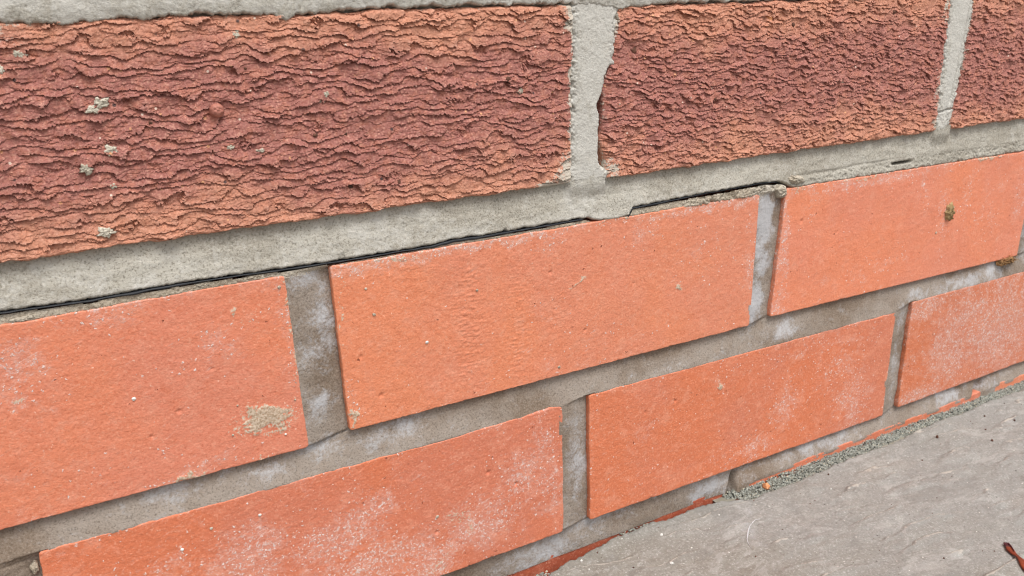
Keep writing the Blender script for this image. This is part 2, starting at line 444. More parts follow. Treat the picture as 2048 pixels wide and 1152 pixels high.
def build_brick(key, parent, TL, TR, BR, BL, res, kind, seed, face_y=0.0, depth=34.0, scale=1.0,
                haze=(), smear=(), haze0=0.0, drags=(), pits=(), mat=None, edge_amp=1.0, shift=None, name='brick', top_curve=None, left_curve=None):
    rng = np.random.default_rng(seed)
    W = 0.5 * (math.dist(TL, TR) + math.dist(BL, BR)); Hh = 0.5 * (math.dist(TL, BL) + math.dist(TR, BR))
    us = axis(W, res); vs_ = axis(Hh, res)
    nu, nv = len(us), len(vs_)
    U, V = np.meshgrid(us, vs_)
    rcn = 1.2 if kind == 'rustic' else 1.4                         # corners rounded in plan
    cu = np.minimum(U, W - U); cv = np.minimum(V, Hh - V)
    rr_ = np.hypot(rcn - cu, rcn - cv); inn = (cu < rcn) & (cv < rcn) & (rr_ > 1e-6)
    pull = np.maximum(rcn - cu, rcn - cv) / np.maximum(rr_, 1e-6)
    Ur = np.where(inn, np.where(U < W / 2, rcn - (rcn - cu) * pull, W - rcn + (rcn - cu) * pull), U)
    Vr = np.where(inn, np.where(V < Hh / 2, rcn - (rcn - cv) * pull, Hh - rcn + (rcn - cv) * pull), V)
    s = Ur / W; t = Vr / Hh
    X = (TL[0] * (1 - s) + TR[0] * s) * (1 - t) + (BL[0] * (1 - s) + BR[0] * s) * t
    Z = (TL[1] * (1 - s) + TR[1] * s) * (1 - t) + (BL[1] * (1 - s) + BR[1] * s) * t
    rustic = kind == 'rustic'
    # ragged outline, fading inwards
    amp = (0.9 if rustic else 0.24) * edge_amp
    def edge(n, size, sd): return amp * (fbm(n, n * 0 + sd, size * 1.5, 5, sd, 0.62))
    fall = 3.0
    Z = Z + (edge(us, 9, seed + 1) + (np.interp(us, *top_curve) if top_curve else 0))[None] * np.exp(-V / fall)
    Z = Z + (0.7 * edge(us, 7, seed + 2) + (0 if rustic else 0.22 * np.clip(fbm(us, us * 0, 3.0, 3, seed + 77, 0.6), 0, 1)))[None] * np.exp(-(Hh - V) / fall)
    X = X + (edge(vs_, 8, seed + 3) + (np.interp(vs_, *left_curve) if left_curve else 0))[:, None] * np.exp(-U / fall)
    X = X + edge(vs_, 8, seed + 4)[:, None] * np.exp(-(W - U) / fall)
    d = np.minimum(np.minimum(U, W - U), np.minimum(V, Hh - V))
    # corner rounding seen in plan
    rc = (1.5 if rustic else 2.0)
    R = (1.6 if rustic else 0.5) * (1 + 0.5 * fbm(U, V, 12, 2, seed + 9))
    R = np.maximum(R, 0.3)
    Y = np.where(d < R, R - np.sqrt(np.maximum(R * R - (R - d) ** 2, 0)), 0.0)
    haze_f = np.full_like(X, haze0) + blob_field(X, Z, haze)
    sm = blob_field(X, Z, smear)
    crest = np.zeros_like(X)
    if rustic:
        H = np.zeros_like(X); C = np.zeros_like(X)
        def dens(u, v): return 0.62 + 0.55 * float(gn(np.array(u / 17.0), np.array(v / 9.0), seed + 5))
        area = W * Hh
        big = int(area / (150.0 * scale * scale)); small = int(area / (26.0 * scale * scale))
        h1, c1 = drag_layer(U, V, 3.4 * scale, 1.12, seed + 100, 0.72)
        h2, c2 = drag_layer(U, V, 1.9 * scale, 0.27, seed + 120, 0.4)
        bare = sstep(0.40, 0.72, fbm(U / 1.6, V, 15, 3, seed + 140))           # a few places where the skin stayed smooth
        stamp_flakes(U, V, us, vs_, H, C, rng, big, (3.6 * scale, 13 * scale), (3.0 * scale, 5.5 * scale), (0.6, 1.4), dens)
        stamp_flakes(U, V, us, vs_, H, C, rng, small, (1.2 * scale, 4.6 * scale), (1.0, 2.2), (0.25, 0.6), lambda u, v: 0.8)
        H = 0.75 * H + (h1 + h2) * (1 - 0.8 * bare)
        C = np.maximum(C * 0.7, np.maximum(c1, 0.6 * c2))
        H2 = 0.35 * fbm(U, V, 16, 2, seed + 6) + 0.16 * fbm(U, V, 2.6, 3, seed + 7) + 0.07 * gn(U / 0.75, V / 0.75, seed + 8)
        for (px, pz, rx, rz, dep) in pits:
            H -= dep * np.exp(-np.maximum(((X - px) / rx) ** 4 + ((Z - pz) / rz) ** 4, 0))
        H = np.clip(H, -1.5, 2.6)
        total = (H + H2) * np.clip(d / 1.0 + 0.25, 0, 1)
        Y = Y - total
        Z = Z - 0.42 * np.clip(H, -0.3, 3) * np.clip(d / 2.5, 0, 1)          # the lips hang over
        crest = C
    else:
        H = 0.22 * fbm(U, V, 30, 2, seed + 6) + 0.06 * fbm(U, V, 3.2, 3, seed + 7)
        bumps = fbm(U, V, 1.5, 2, seed + 8)
        H += 0.10 * np.clip(bumps - 0.35, 0, 1)
        H -= 0.45 * np.clip(fbm(U, V, 1.3, 2, seed + 18) - 0.95, 0, 1)
        for (x, z, rx, rz, k) in drags:                     # short drag tears across the face
            msk = np.exp(-(((X - x) / rx) ** 2 + ((Z - z) / rz) ** 2))
            tear = gn(U / 5.5, V / 0.75, seed + 30) * 0.5 + gn(U / 2.5, V / 0.6, seed + 31) * 0.4
            H += msk * k * np.clip(tear - 0.1, -0.2, 1) * 0.55
        for (px, pz, rr, dep) in pits:
            H -= dep * np.exp(-(((X - px) / rr) ** 2 + ((Z - pz) / rr) ** 2) ** 2)
        g = gn((U + V * 0.5) / 2.6, (V - U * 0.25) / 0.8, seed + 40) * 0.6 + fbm(U, V, 1.4, 2, seed + 41) * 0.7
        sm = np.where(sm > 0.02, np.clip(sm * (1.0 + 0.62 * g), 0, 1), 0)
        H += 0.32 * sstep(0.35, 0.75, sm)
        # nibbled lower arris
        nib = np.clip(fbm(U, V, 5, 5, seed + 50, 0.65) - 0.3, 0, 1) * np.exp(-(Hh - V) / 0.8)
        Y = Y + 0.5 * nib * edge_amp
        Y = Y - H * np.clip(d / 0.8 + 0.3, 0, 1)
    haze_f = haze_f + (0.0 if rustic else 0.16 * np.exp(-V / 1.0) + 0.16 * np.exp(-d / 3.0))  # pale top rim paints light on the arris and smeared mortar; edges gather bloom
    if rustic:
        sm = sm + 0.42 * np.exp(-d / 1.2)
    Y = Y + face_y
    FACE[key] = (X, Y, Z)
    cx, cz = float(X.mean()), float(Z.mean())
    verts = np.stack([X, Y, Z], -1).reshape(-1, 3)
    faces = grid_faces(nv, nu)
    idx = np.arange(nv * nu).reshape(nv, nu)
    loop = np.concatenate([idx[0, :], idx[1:, -1], idx[-1, -2::-1], idx[-2:0:-1, 0]])
    ring = verts[loop]
    n0 = len(verts); allv = [verts]; prev = loop
    fl = [faces]
    for dpt in (2.0, 6.0, depth):
        r = ring.copy()
        lx = r[:, 0]; lz = r[:, 2]
        j = 0.25 * fbm(lx + lz, lx - lz + dpt * 3, 2.5, 2, seed + 60)
        r[:, 1] = face_y + 1.2 + dpt
        cxx = lx - cx; czz = lz - cz
        r[:, 0] -= np.sign(cxx) * (np.abs(cxx) > W / 2 - 3) * np.abs(j); r[:, 2] -= np.sign(czz) * (np.abs(czz) > Hh / 2 - 3) * np.abs(j)
        allv.append(r)
        cur = np.arange(n0, n0 + len(loop)); n0 += len(loop)
        a, b = prev, np.roll(prev, -1); c, e = np.roll(cur, -1), cur
        fl.append(np.stack([a, b, c, e], -1))
        prev = cur
    V3 = np.concatenate(allv); F = np.concatenate(fl)
    back_face = prev[::-1]
    def ext(a):
        e = a.reshape(-1)[loop] * 0.6
        return np.concatenate([a.reshape(-1), e, e, e])
    attrs = {'haze': ext(haze_f), 'smear': ext(sm), 'crest': ext(crest)}
    flat = np.concatenate([F[:, ::-1].ravel(), prev])
    sizes = np.concatenate([np.full(len(F), 4), [len(prev)]])
    m = mat or (MAT['rustic'] if rustic else MAT['orange'])
    return new_mesh_obj(name, V3, flat, sizes, m, parent, (cx, face_y, cz), not rustic, attrs)

def surf_y(key, x, z):
    X, Y, Z = FACE[key]
    k = np.argmin((X - x) ** 2 + (Z - z) ** 2)
    return float(Y.reshape(-1)[k])

# ------------------------------------------------------------------ the wall
wall = empty('brick_wall', (100, 0, -97))
tag(wall, 'house wall of rough red bricks above smooth orange plinth bricks', 'brick wall')

Q = dict(
    R0=((-351, 157), (-131, 157), (-131, 86), (-351, 86)),
    R1=((-115.5, 156.6), (106.3, 157.4), (105.6, 86.0), (-115.5, 86.4)),
    R2=((127.0, 156.6), (345.4, 157.2), (347.0, 86.4), (123.6, 86.0)),
    R3=((366.3, 157.0), (585, 157), (583, 86.4), (359.4, 86.4)),
    A0=((-465, 66.5), (-248, 66.5), (-247, -2), (-464, -2)),
    A1=((-233, 66.2), (-18.0, 67.6), (-15.6, -2.0), (-231, -2.2)),
    A2=((-1.1, 68.0), (216.3, 67.7), (215.2, -0.2), (1.1, 0.2)),
    A3=((234.6, 68.2), (452, 66.2), (447, -1.1), (229.6, 1.5)),
    A4=((465, 66.5), (680, 66.5), (679, -1), (463, -1)),
    B0=((-341, -14.5), (-125, -14.5), (-125, -80.5), (-341, -80.5)),
    B1=((-110.9, -14.4), (101.0, -15.6), (101.6, -80.9), (-110, -80.3)),
    B2=((115.7, -13.6), (332.2, -16.2), (331.4, -82.0), (116.9, -79.9)),
    B3=((346.3, -12.7), (561, -14.0), (560, -80), (344.9, -80.3)),
    C0=((-236, -93), (-20, -93), (-20, -158), (-236, -158)),
    C1=((-6, -94.4), (209, -94.0), (209, -158), (-6, -158)),
    C2=((221, -91.8), (431, -91.2), (431, -158), (221, -158)),
    C3=((445, -90.2), (660, -91), (660, -158), (445, -158)),
    S0=((-228, 242), (-8, 242), (-8, 172), (-228, 172)),
    S1=((8, 242), (229, 242), (229, 172), (8, 172)),
    S2=((244, 242), (464, 242), (464, 172), (244, 172)),
    S3=((479, 242), (699, 242), (699, 172), (479, 172)),
    S9=((-464, 242), (-243, 242), (-243, 172), (-464, 172)),
    R4=((600, 157), (699, 157), (699, 86.4), (599, 86.4)),
    R9=((-465, 157), (-366, 157), (-366, 86), (-465, 86)),
    B4=((575, -14.0), (699, -14.0), (699, -80), (574, -80)),
    B9=((-464, -14.5), (-356, -14.5), (-356, -80.5), (-464, -80.5)),
)
BR = {}
def brick(k, res, kind, seed, **kw):
    BR[k] = build_brick(k, wall, *Q[k], res, kind, seed, **kw)

brick('R1', 0.30, 'rustic', 11, scale=1.0, smear=[(106, 150, 3, 8, .9), (106, 132, 3, 8, .8), (107, 112, 4, 12, .8), (104, 92, 7, 6, .9), (96, 87, 8, 2, .8), (-95, 152, 8, 2, .5)],
      pits=[(-34.8, 126.6, 4.2, 4.0, 0.8), (38, 87.5, 11, 2.6, 0.9), (-61.6, 131.5, 1.2, 1.6, 0.9), (46, 97, 3, 5, .5)])
brick('R2', 0.36, 'rustic', 23, scale=0.72, smear=[(128, 150, 3, 5, .6), (127, 90, 4, 5, .7), (343, 150, 3, 9, .6), (344, 110, 2.5, 12, .6), (345, 90, 3, 6, .6)],
      pits=[(276, 151, 13, 5.5, 0.7), (137, 139, 3, 4, .6), (282, 124, 9, 3, .5), (184, 114, 1.5, 1.5, .9)],
      left_curve=([0, 6, 22, 38, 58, 71], [0.8, 0.5, -1.0, -3.8, -2.6, 0]))
brick('R3', 0.45, 'rustic', 37, scale=0.75, smear=[(362, 140, 3, 20, .4)])
brick('R0', 1.4, 'rustic', 41); brick('R4', 1.4, 'rustic', 42); brick('R9', 1.4, 'rustic', 43)
for i, k in enumerate(('S0', 'S1', 'S2', 'S3', 'S9')): brick(k, 1.4, 'rustic', 51 + i)

brick('A1', 0.45, 'orange', 61, haze0=0.12,
      haze=[(-48, 45, 14, 7, .55, 15), (-106, 55, 9, 9, .7), (-103, 41, 7, 8, .55), (-120, 48, 16, 16, .5), (-80, 63, 14, 5, .55), (-20, 55, 4, 14, .45), (-20, 30, 4, 14, .35), (-55, 2, 14, 3, .6, 5), (-95, 12, 22, 8, .3)],
      smear=[(-30.5, 14.5, 9.0, 5.6, 1.0, -14), (-33, 9, 7, 2.2, .55, -10), (-105, 41.5, 1.5, 2.2, .6), (-36.5, 59, 1.2, 2.2, .7), (-34, 52, 8, 6, 0.26), (-62, -1.2, 8, 1, .8), (-38, -1.4, 10, .9, .6), (-17, 60, 1.2, 7, .8), (-17, 40, 1.4, 18, .5)],
      pits=[(-60, 25, .8, .5), (-47, 38, .7, .4), (-70, 18, .6, .5)])
brick('A2', 0.45, 'orange', 62, haze0=0.10,
      haze=[(15, 66, 24, 3.5, .8), (70, 66.5, 40, 2.2, .8), (95, 62, 10, 4, .5), (145, 58, 12, 6, .5, 20), (185, 66, 40, 2.5, .85), (187, 40, 30, 18, .28), (90, 30, 16, 8, .3), (212, 35, 5, 26, .5), (110, 12, 50, 10, .28), (4, 10, 3, 20, .3)],  # strips along the top edge paint the arris catching light, with mortar smear
      smear=[(25, 67, 15, 1.4, .5), (1, 50, 1.0, 22, .42), (108.5, 42, 5, .7, .75, 10), (168, 29.5, 3.0, 1.8, .8), (2.5, 5, 1.2, 4, .8), (128, 67.5, 9, 1.2, .8)],
      drags=[(56, 54, 7, 9, 1.0), (55, 34, 7, 12, 1.2), (55, 14, 7, 10, .9), (80, 44, 6, 16, .75), (78, 15, 6, 13, .8), (98, 36, 8, 14, .55), (30, 62, 14, 4, .6)],
      pits=[(15, 12, .9, .6), (95, 49, .8, .6), (113, 19, .7, .6), (8, 30, .9, .5), (140, 36, .6, .4)])
brick('A3', 0.55, 'orange', 63, haze0=0.12,
      haze=[(345, 55, 6, 18, .45), (365, 40, 6, 26, .5), (385, 50, 8, 20, .4), (300, 64, 50, 3, .7), (236, 40, 4, 28, .7), (236, 8, 5, 8, .7), (300, 15, 50, 6, .35), (410, 30, 20, 26, .35), (440, 40, 8, 26, .45)],
      smear=[(243, 66, 6, 2, .6), (300, 68, 40, 1, .55), (390, 67, 40, 1.2, .7)], pits=[(247, 50, .9, .7), (275, 40, .5, .5)])
brick('B1', 0.45, 'orange', 64, mat=MAT['orange_b'], haze0=0.20, edge_amp=1.5,
      haze=[(52, -62, 7, 10, .95, 10), (33, -72, 16, 7, 1.0, 18), (62, -66, 5, 7, .9), (60, -60, 24, 12, .6), (5, -38, 15, 8, .62), (-10, -47, 20, 10, .75), (80, -43, 12, 14, .6), (90, -30, 7, 16, .5), (-43, -40, 20, 12, .7), (10, -62, 28, 9, .85), (-70, -34, 12, 8, .5), (95, -55, 5, 16, .5)],
      smear=[(52, -60, 3.2, 8, .42, 12), (46, -54, 6, 2, .40, 0), (36, -74, 14, 3, .38, 20), (70, -66, 3, 4, .36)],
      pits=[(62, -37, .9, .8), (76, -47, .9, .8), (36, -58, .8, .7)], top_curve=([0, 120, 150, 190, 205, 212], [0.4, 0.2, -0.4, 0.6, 1.6, 0.2]))
brick('B2', 0.55, 'orange', 65, mat=MAT['orange_b'], haze0=0.20,
      haze=[(196, -29, 4, 3, .5), (246, -52, 12, 12, .6), (222, -72, 20, 6, .5), (300, -60, 16, 20, .5), (150, -42, 10, 5, .4, 30), (270, -25, 40, 6, .35), (290, -40, 18, 16, .4)],
      smear=[(196.2, -28.9, 2.6, 2.2, .85)], pits=[(168, -30, .8, .7), (149, -31, .7, .6)])
brick('B3', 0.60, 'orange', 66, mat=MAT['orange_b'], haze0=0.36, edge_amp=1.5,
      haze=[(440, -46, 40, 26, .75), (390, -55, 20, 18, .6), (360, -20, 14, 5, .9), (410, -30, 30, 12, .55), (365, -76, 20, 4, .6)])
brick('A0', 1.8, 'orange', 67); brick('A4', 1.2, 'orange', 68); brick('B0', 1.5, 'orange', 69); brick('B4', 1.5, 'orange', 74); brick('B9', 1.5, 'orange', 75)
brick('C1', 0.8, 'orange', 70, mat=MAT['shaded'], face_y=3.4, haze0=0.0)
brick('C2', 0.8, 'orange', 71, mat=MAT['orange_b'], haze0=0.1, edge_amp=1.8, face_y=0.0, haze=[(240, -92, 14, 3, .5)])
brick('C3', 0.8, 'orange', 72, haze0=0.2, edge_amp=1.5)
brick('C0', 2.0, 'orange', 73, mat=MAT['shaded'], face_y=3.4)

# ------------------------------------------------------------------ mortar
ZL = ([-480, -107, -82, -55, -30, -12, 10, 27, 40, 50, 60, 90, 114, 117.5, 121, 132, 136.5, 138.5, 160, 178, 200, 216, 229, 240, 300, 316, 435, 700],
      [71, 71.1, 70.3, 70.8, 70.2, 69.7, 69.3, 69.4, 69.3, 70.3, 69.9, 69.9, 70.1, 68.6, 67.6, 67.2, 68.0, 71.2, 71.8, 72.2, 72.5, 72.8, 72.0, 67.6, 67.2, 67.0, 66.2, 66.0])
def zlow(x): return np.interp(x, *ZL) + 0.42 * fbm(x, x * 0, 5.0, 4, 91, 0.6) + 0.12 * gn(x / 0.8, x * 0, 92)

def sheet(name, parent, x0, x1, z0, z1, res, fn, mat, keep):
    xs = np.arange(x0, x1 + res, res); zs = np.arange(z1, z0 - res, -res)
    X, Z = np.meshgrid(xs, zs)
    k = keep(X, Z)
    cell = k[:-1, :-1] & k[1:, :-1] & k[1:, 1:] & k[:-1, 1:]
    used = np.zeros_like(k)
    used[:-1, :-1] |= cell; used[1:, :-1] |= cell; used[1:, 1:] |= cell; used[:-1, 1:] |= cell
    ids = np.full(k.shape, -1); ids[used] = np.arange(used.sum())
    x = X[used]; z = Z[used]
    x2, y, z2, hz = fn(x, z)
    f = np.stack([ids[:-1, :-1], ids[1:, :-1], ids[1:, 1:], ids[:-1, 1:]], -1)[cell]
    v = np.stack([x2, y, z2], -1)
    return new_mesh_obj(name, v, f.ravel(), np.full(len(f), 4), mat, parent, (float(x.mean()), 0, float(z.mean())), True, {'haze': hz})

def rx(k, z):                    # right end of a brick at height z
    TL, TR, BRc, BL = Q[k]; return TR[0] + (TR[1] - z) / (TR[1] - BRc[1]) * (BRc[0] - TR[0])
def lx(k, z):
    TL, TR, BRc, BL = Q[k]; return TL[0] + (TL[1] - z) / (TL[1] - BL[1]) * (BL[0] - TL[0])

def grain(x, z, sd, a=1.0):
    return a * (0.17 * fbm(x, z, 6, 3, sd) + 0.11 * fbm(x, z, 1.0, 2, sd + 1))

# pale bed above the damp-proof film, struck: set back under the red bricks, standing out over the orange ones
def f_bed(x, z):
    zl = zlow(x)
    t = np.clip((86.4 - z) / np.maximum(86.4 - zl, 1), -0.3, 1)
    y = 2.6 - 3.0 * t + grain(x, z, 101) * 0.7 + 0.25 * fbm(x / 2.5, z, 3.5, 3, 108)
    for pa, pb in ((104.5, 124.0), (345.5, 361.0)):              # the upright joints run out into the bed
        w = sstep(pa - 1.5, pa + 1.5, x) * sstep(pb + 1.5, pb - 1.5, x) * sstep(77.0, 85.0, z)
        y = y * (1 - w) + w * (-0.40 + grain(x, z, 101) * 0.7)
    e = z - zl
    y = y + 1.6 * np.clip(1 - e / 1.3, 0, 1) ** 2
    # chipped lower edge
    chips = np.clip(fbm(x, z, 7, 3, 105) - 0.55, 0, 1) * np.exp(-np.clip(e, 0, 9) / 1.6)
    y = y + 3.0 * chips
    # broken seam to the right, where the bed was patched down to the bricks
    sx = sstep(232, 246, x)
    seam = np.exp(-((z - (73.2 + 0.012 * (x - 240) + 0.5 * fbm(x, x * 0, 20, 2, 107))) / 0.8) ** 2) * sx * sstep(330, 300, x)
    y = y + 0.55 * seam + 0.9 * sx * sstep(73.4, 72.6, z) * np.abs(fbm(x, z, 3.0, 3, 109))
    slot = np.exp(-(((x - 323) / 7.0) ** 4 + ((z - 71.6) / 0.7) ** 4))
    y = y + 9.0 * slot
    under = z < zl
    y = np.where(under, y + 7.0, y)
    z2 = np.where(under, zl + 0.02, z)
    hz = 0.30 - 0.5 * sx * sstep(73.8, 72.4, z) + 0.45 * np.exp(-np.clip(e, 0, 20) / 4.0) * sstep(240, 120, x) + blob_field(x, z, [(112, 82, 10, 8, .5), (20, 80, 20, 5, .3), (-95, 78, 16, 6, .25)])
    return x, y, z2, hz
BED = sheet('mortar_bed', wall, -466, 700, 66.0, 89.0, 0.42, f_bed, MAT['pale'], lambda X, Z: (Z > np.interp(X, *ZL) - 1.2))

def perp_up(l, r, sd, mode):
    def fn(x, z):
        a = rx(l, z); b = lx(r, z) if r != 'R2' else np.interp(z, [86, 100, 119, 133, 154], [123.7, 121.1, 121.3, 125.4, 128.3])
        a = a + 0.9 * fbm(x * 0 + 3, z, 7, 3, sd + 5); b = b + 0.7 * fbm(x * 0 + 9, z, 7, 3, sd + 6)
        dl = x - a; dr = b - x
        rag = 1.7 * fbm(x, z, 3.0, 4, sd + 2, 0.65)
        y = -0.55 + grain(x, z, sd) + 0.35 * np.clip(gn(x / 0.9, z / 0.9, sd + 12), -0.6, 1) * np.maximum(sstep(4.5, 0.5, dl), sstep(3.5, 0.5, dr))
        y = y + 2.6 * sstep(1.2, -3.0, dl + rag)
        if mode == 1:
            y = y + 2.6 * sstep(0.8, -3.0, dr + rag)
            hole = sstep(90, 94, z) * sstep(134, 129, z)
            y = y + hole * 12.0 * sstep(2.4, 1.2, dr + 0.8 * fbm(x, z, 5, 2, sd + 3))
            y = y + 1.0 * sstep(158, 150, z) * sstep(134, 140, z) * np.clip(gn(x / 1.4, z / 1.4, sd + 8), 0, 1) * sstep(4, 1, dr)
        else:
            y = y + 2.4 * sstep(0.8, -2.5, dr + rag)
            gx = np.interp(z, [96, 105, 130, 157], [355.5, 357.0, 360.6, 363.4])
            y = y + 1.8 * np.exp(-((x - gx - 0.4 * gn(x * 0, z / 6, sd)) / 0.75) ** 2) * sstep(99, 104, z)
            y = y + 0.9 * sstep(0, 2, x - gx) * (0.3 + np.abs(gn(x / 1.6, z / 1.6, sd + 4)))
            y = y + 1.7 * np.exp(-((z - 97.0 - 0.3 * (x - 352) * 0.3 - 0.5 * fbm(x, z, 3, 2, sd)) / 0.5) ** 2)
            y = y + 0.7 * np.abs(fbm(x, z, 2.4, 3, sd + 7)) * sstep(100, 95, z)
        hz = 0.95 + (0.45 if mode == 2 else 0.2) * sstep(2, 5, dl) * sstep(0, 3, dr) + 0 * x
        y = y + 1.2 * sstep(87.5, 85.0, z)
        return x, y, z, hz
    return fn
sheet('mortar_perpend', wall, 101, 132, 84.5, 160, 0.40, perp_up('R1', 'R2', 121, 1), MAT['pale'], lambda X, Z: X > -1e9)
sheet('mortar_perpend', wall, 342, 371, 84.5, 160, 0.45, perp_up('R2', 'R3', 131, 2), MAT['pale'], lambda X, Z: X > -1e9)
sheet('mortar_perpend', wall, -135, -111, 84.5, 160, 1.0, perp_up('R0', 'R1', 141, 3) if False else (lambda x, z: (x, -0.3 + grain(x, z, 141), z, 0.3 + 0 * x)), MAT['pale'], lambda X, Z: X > -1e9)

def f_top(x, z):
    b = np.interp(x, [-480, -92, -72, -51, -28, -8, 14, 42, 73, 106, 118, 128, 140, 167, 700], [156.5, 155.9, 155.4, 156.4, 157.2, 155.8, 157.3, 157.8, 157.9, 157.2, 156.5, 154.8, 156.0, 157.0, 157.6])
    b = b + 1.2 * fbm(x, x * 0, 8, 5, 151, 0.65) - 1.6 * np.exp(-((x + 9.5) / 4.0) ** 2)
    e = z - b + 0.35 * fbm(x, z, 1.3, 2, 153)
    y = -1.25 + grain(x, z, 152) * 1.2 + 4.6 * sstep(0.7, -0.5, e) + 0.5 * sstep(4, 0, e)
    y = y + 0.8 * np.exp(-((x + 3.0 - 0.3 * fbm(x, z, 4, 2, 156)) / 0.5) ** 2) * sstep(157, 159, z)
    y = y + 2.4 * sstep(169, 173, z)
    return x, y, z, 0.8 + 0 * x
sheet('mortar_bed', wall, -466, 700, 153.4, 174, 0.5, f_top, MAT['pale'], lambda X, Z: X > -1e9)
for a, b in ((583, 602), (-369, -349)):
    sheet('mortar_perpend', wall, a, b, 84.5, 160, 1.2, lambda x, z: (x, 0.2 + grain(x, z, 162), z, 0.5 + 0 * x), MAT['pale'], lambda X, Z: X > -1e9)
for a, b in ((-10, 10), (227, 246), (-246, -226), (462, 481)):
    sheet('mortar_perpend', wall, a, b, 170, 244, 1.2, lambda x, z: (x, 0.4 + grain(x, z, 161), z, 0.3 + 0 * x), MAT['pale'], lambda X, Z: X > -1e9)

# brown struck mortar between the orange bricks
rowA = ['A0', 'A1', 'A2', 'A3', 'A4']; rowB = ['B9', 'B0', 'B1', 'B2', 'B3', 'B4']
def shrink_mask(X, Z, keys, m):
    k = np.ones_like(X, bool)
    for q in keys:
        TL, TR, BRc, BL = Q[q]
        xl = TL[0] + (TL[1] - Z) / (TL[1] - BL[1]) * (BL[0] - TL[0]); xr = TR[0] + (TR[1] - Z) / (TR[1] - BRc[1]) * (BRc[0] - TR[0])
        s_ = np.clip((X - TL[0]) / (TR[0] - TL[0]), 0, 1)
        zt = TL[1] + s_ * (TR[1] - TL[1]); zb = BL[1] + s_ * (BRc[1] - BL[1])
        k &= ~((X > xl + m) & (X < xr - m) & (Z < zt - m) & (Z > zb + m))
    return k
def line(keys, top, x):
    xs, zs = [], []
    for q in keys:
        TL, TR, BRc, BL = Q[q]
        a, b = (TL, TR) if top else (BL, BRc)
        xs += [a[0], b[0]]; zs += [a[1], b[1]]
    return np.interp(x, xs, zs)

EFF = [(-9.8, 14.3, 4, 5, .9), (-9.3, -4, 7, 3, .9), (22, -6, 10, 3, .75, 10), (-65, -6, 7, 4, .55), (-30, -8, 10, 4, .5), (-10, 65, 6, 4, .75), (-4, 45, 5, 12, .75), (-11, 38, 4, 8, .5),
       (166, -76, 14, 4, .75), (122, -83, 16, 4, .8), (94, -90, 20, 4, .8), (111, -50, 5, 14, .7), (110, -30, 4, 8, .4), (221, 56, 5, 12, 1.6), (221, 36, 4.5, 10, 1.2), (218, 12, 3.6, 9, 1.6), (240, -9, 7, 4, .95),
       (396, -10, 22, 4, .75), (427, -6, 10, 4, 1.0), (286, -87, 22, 4, .75), (250, -88, 20, 4, .5), (386, -79, 5, 3, 1.3), (400, -86, 12, 4, .85), (195, -90, 10, 6, .95), (338, -50, 3, 20, .6), (340, -20, 3, 7, .7), (350, -9, 6, 3, .9), (190, -12, 30, 3, .3), (460, 10, 8, 10, 1.0), (440, -88, 12, 4, .5)]
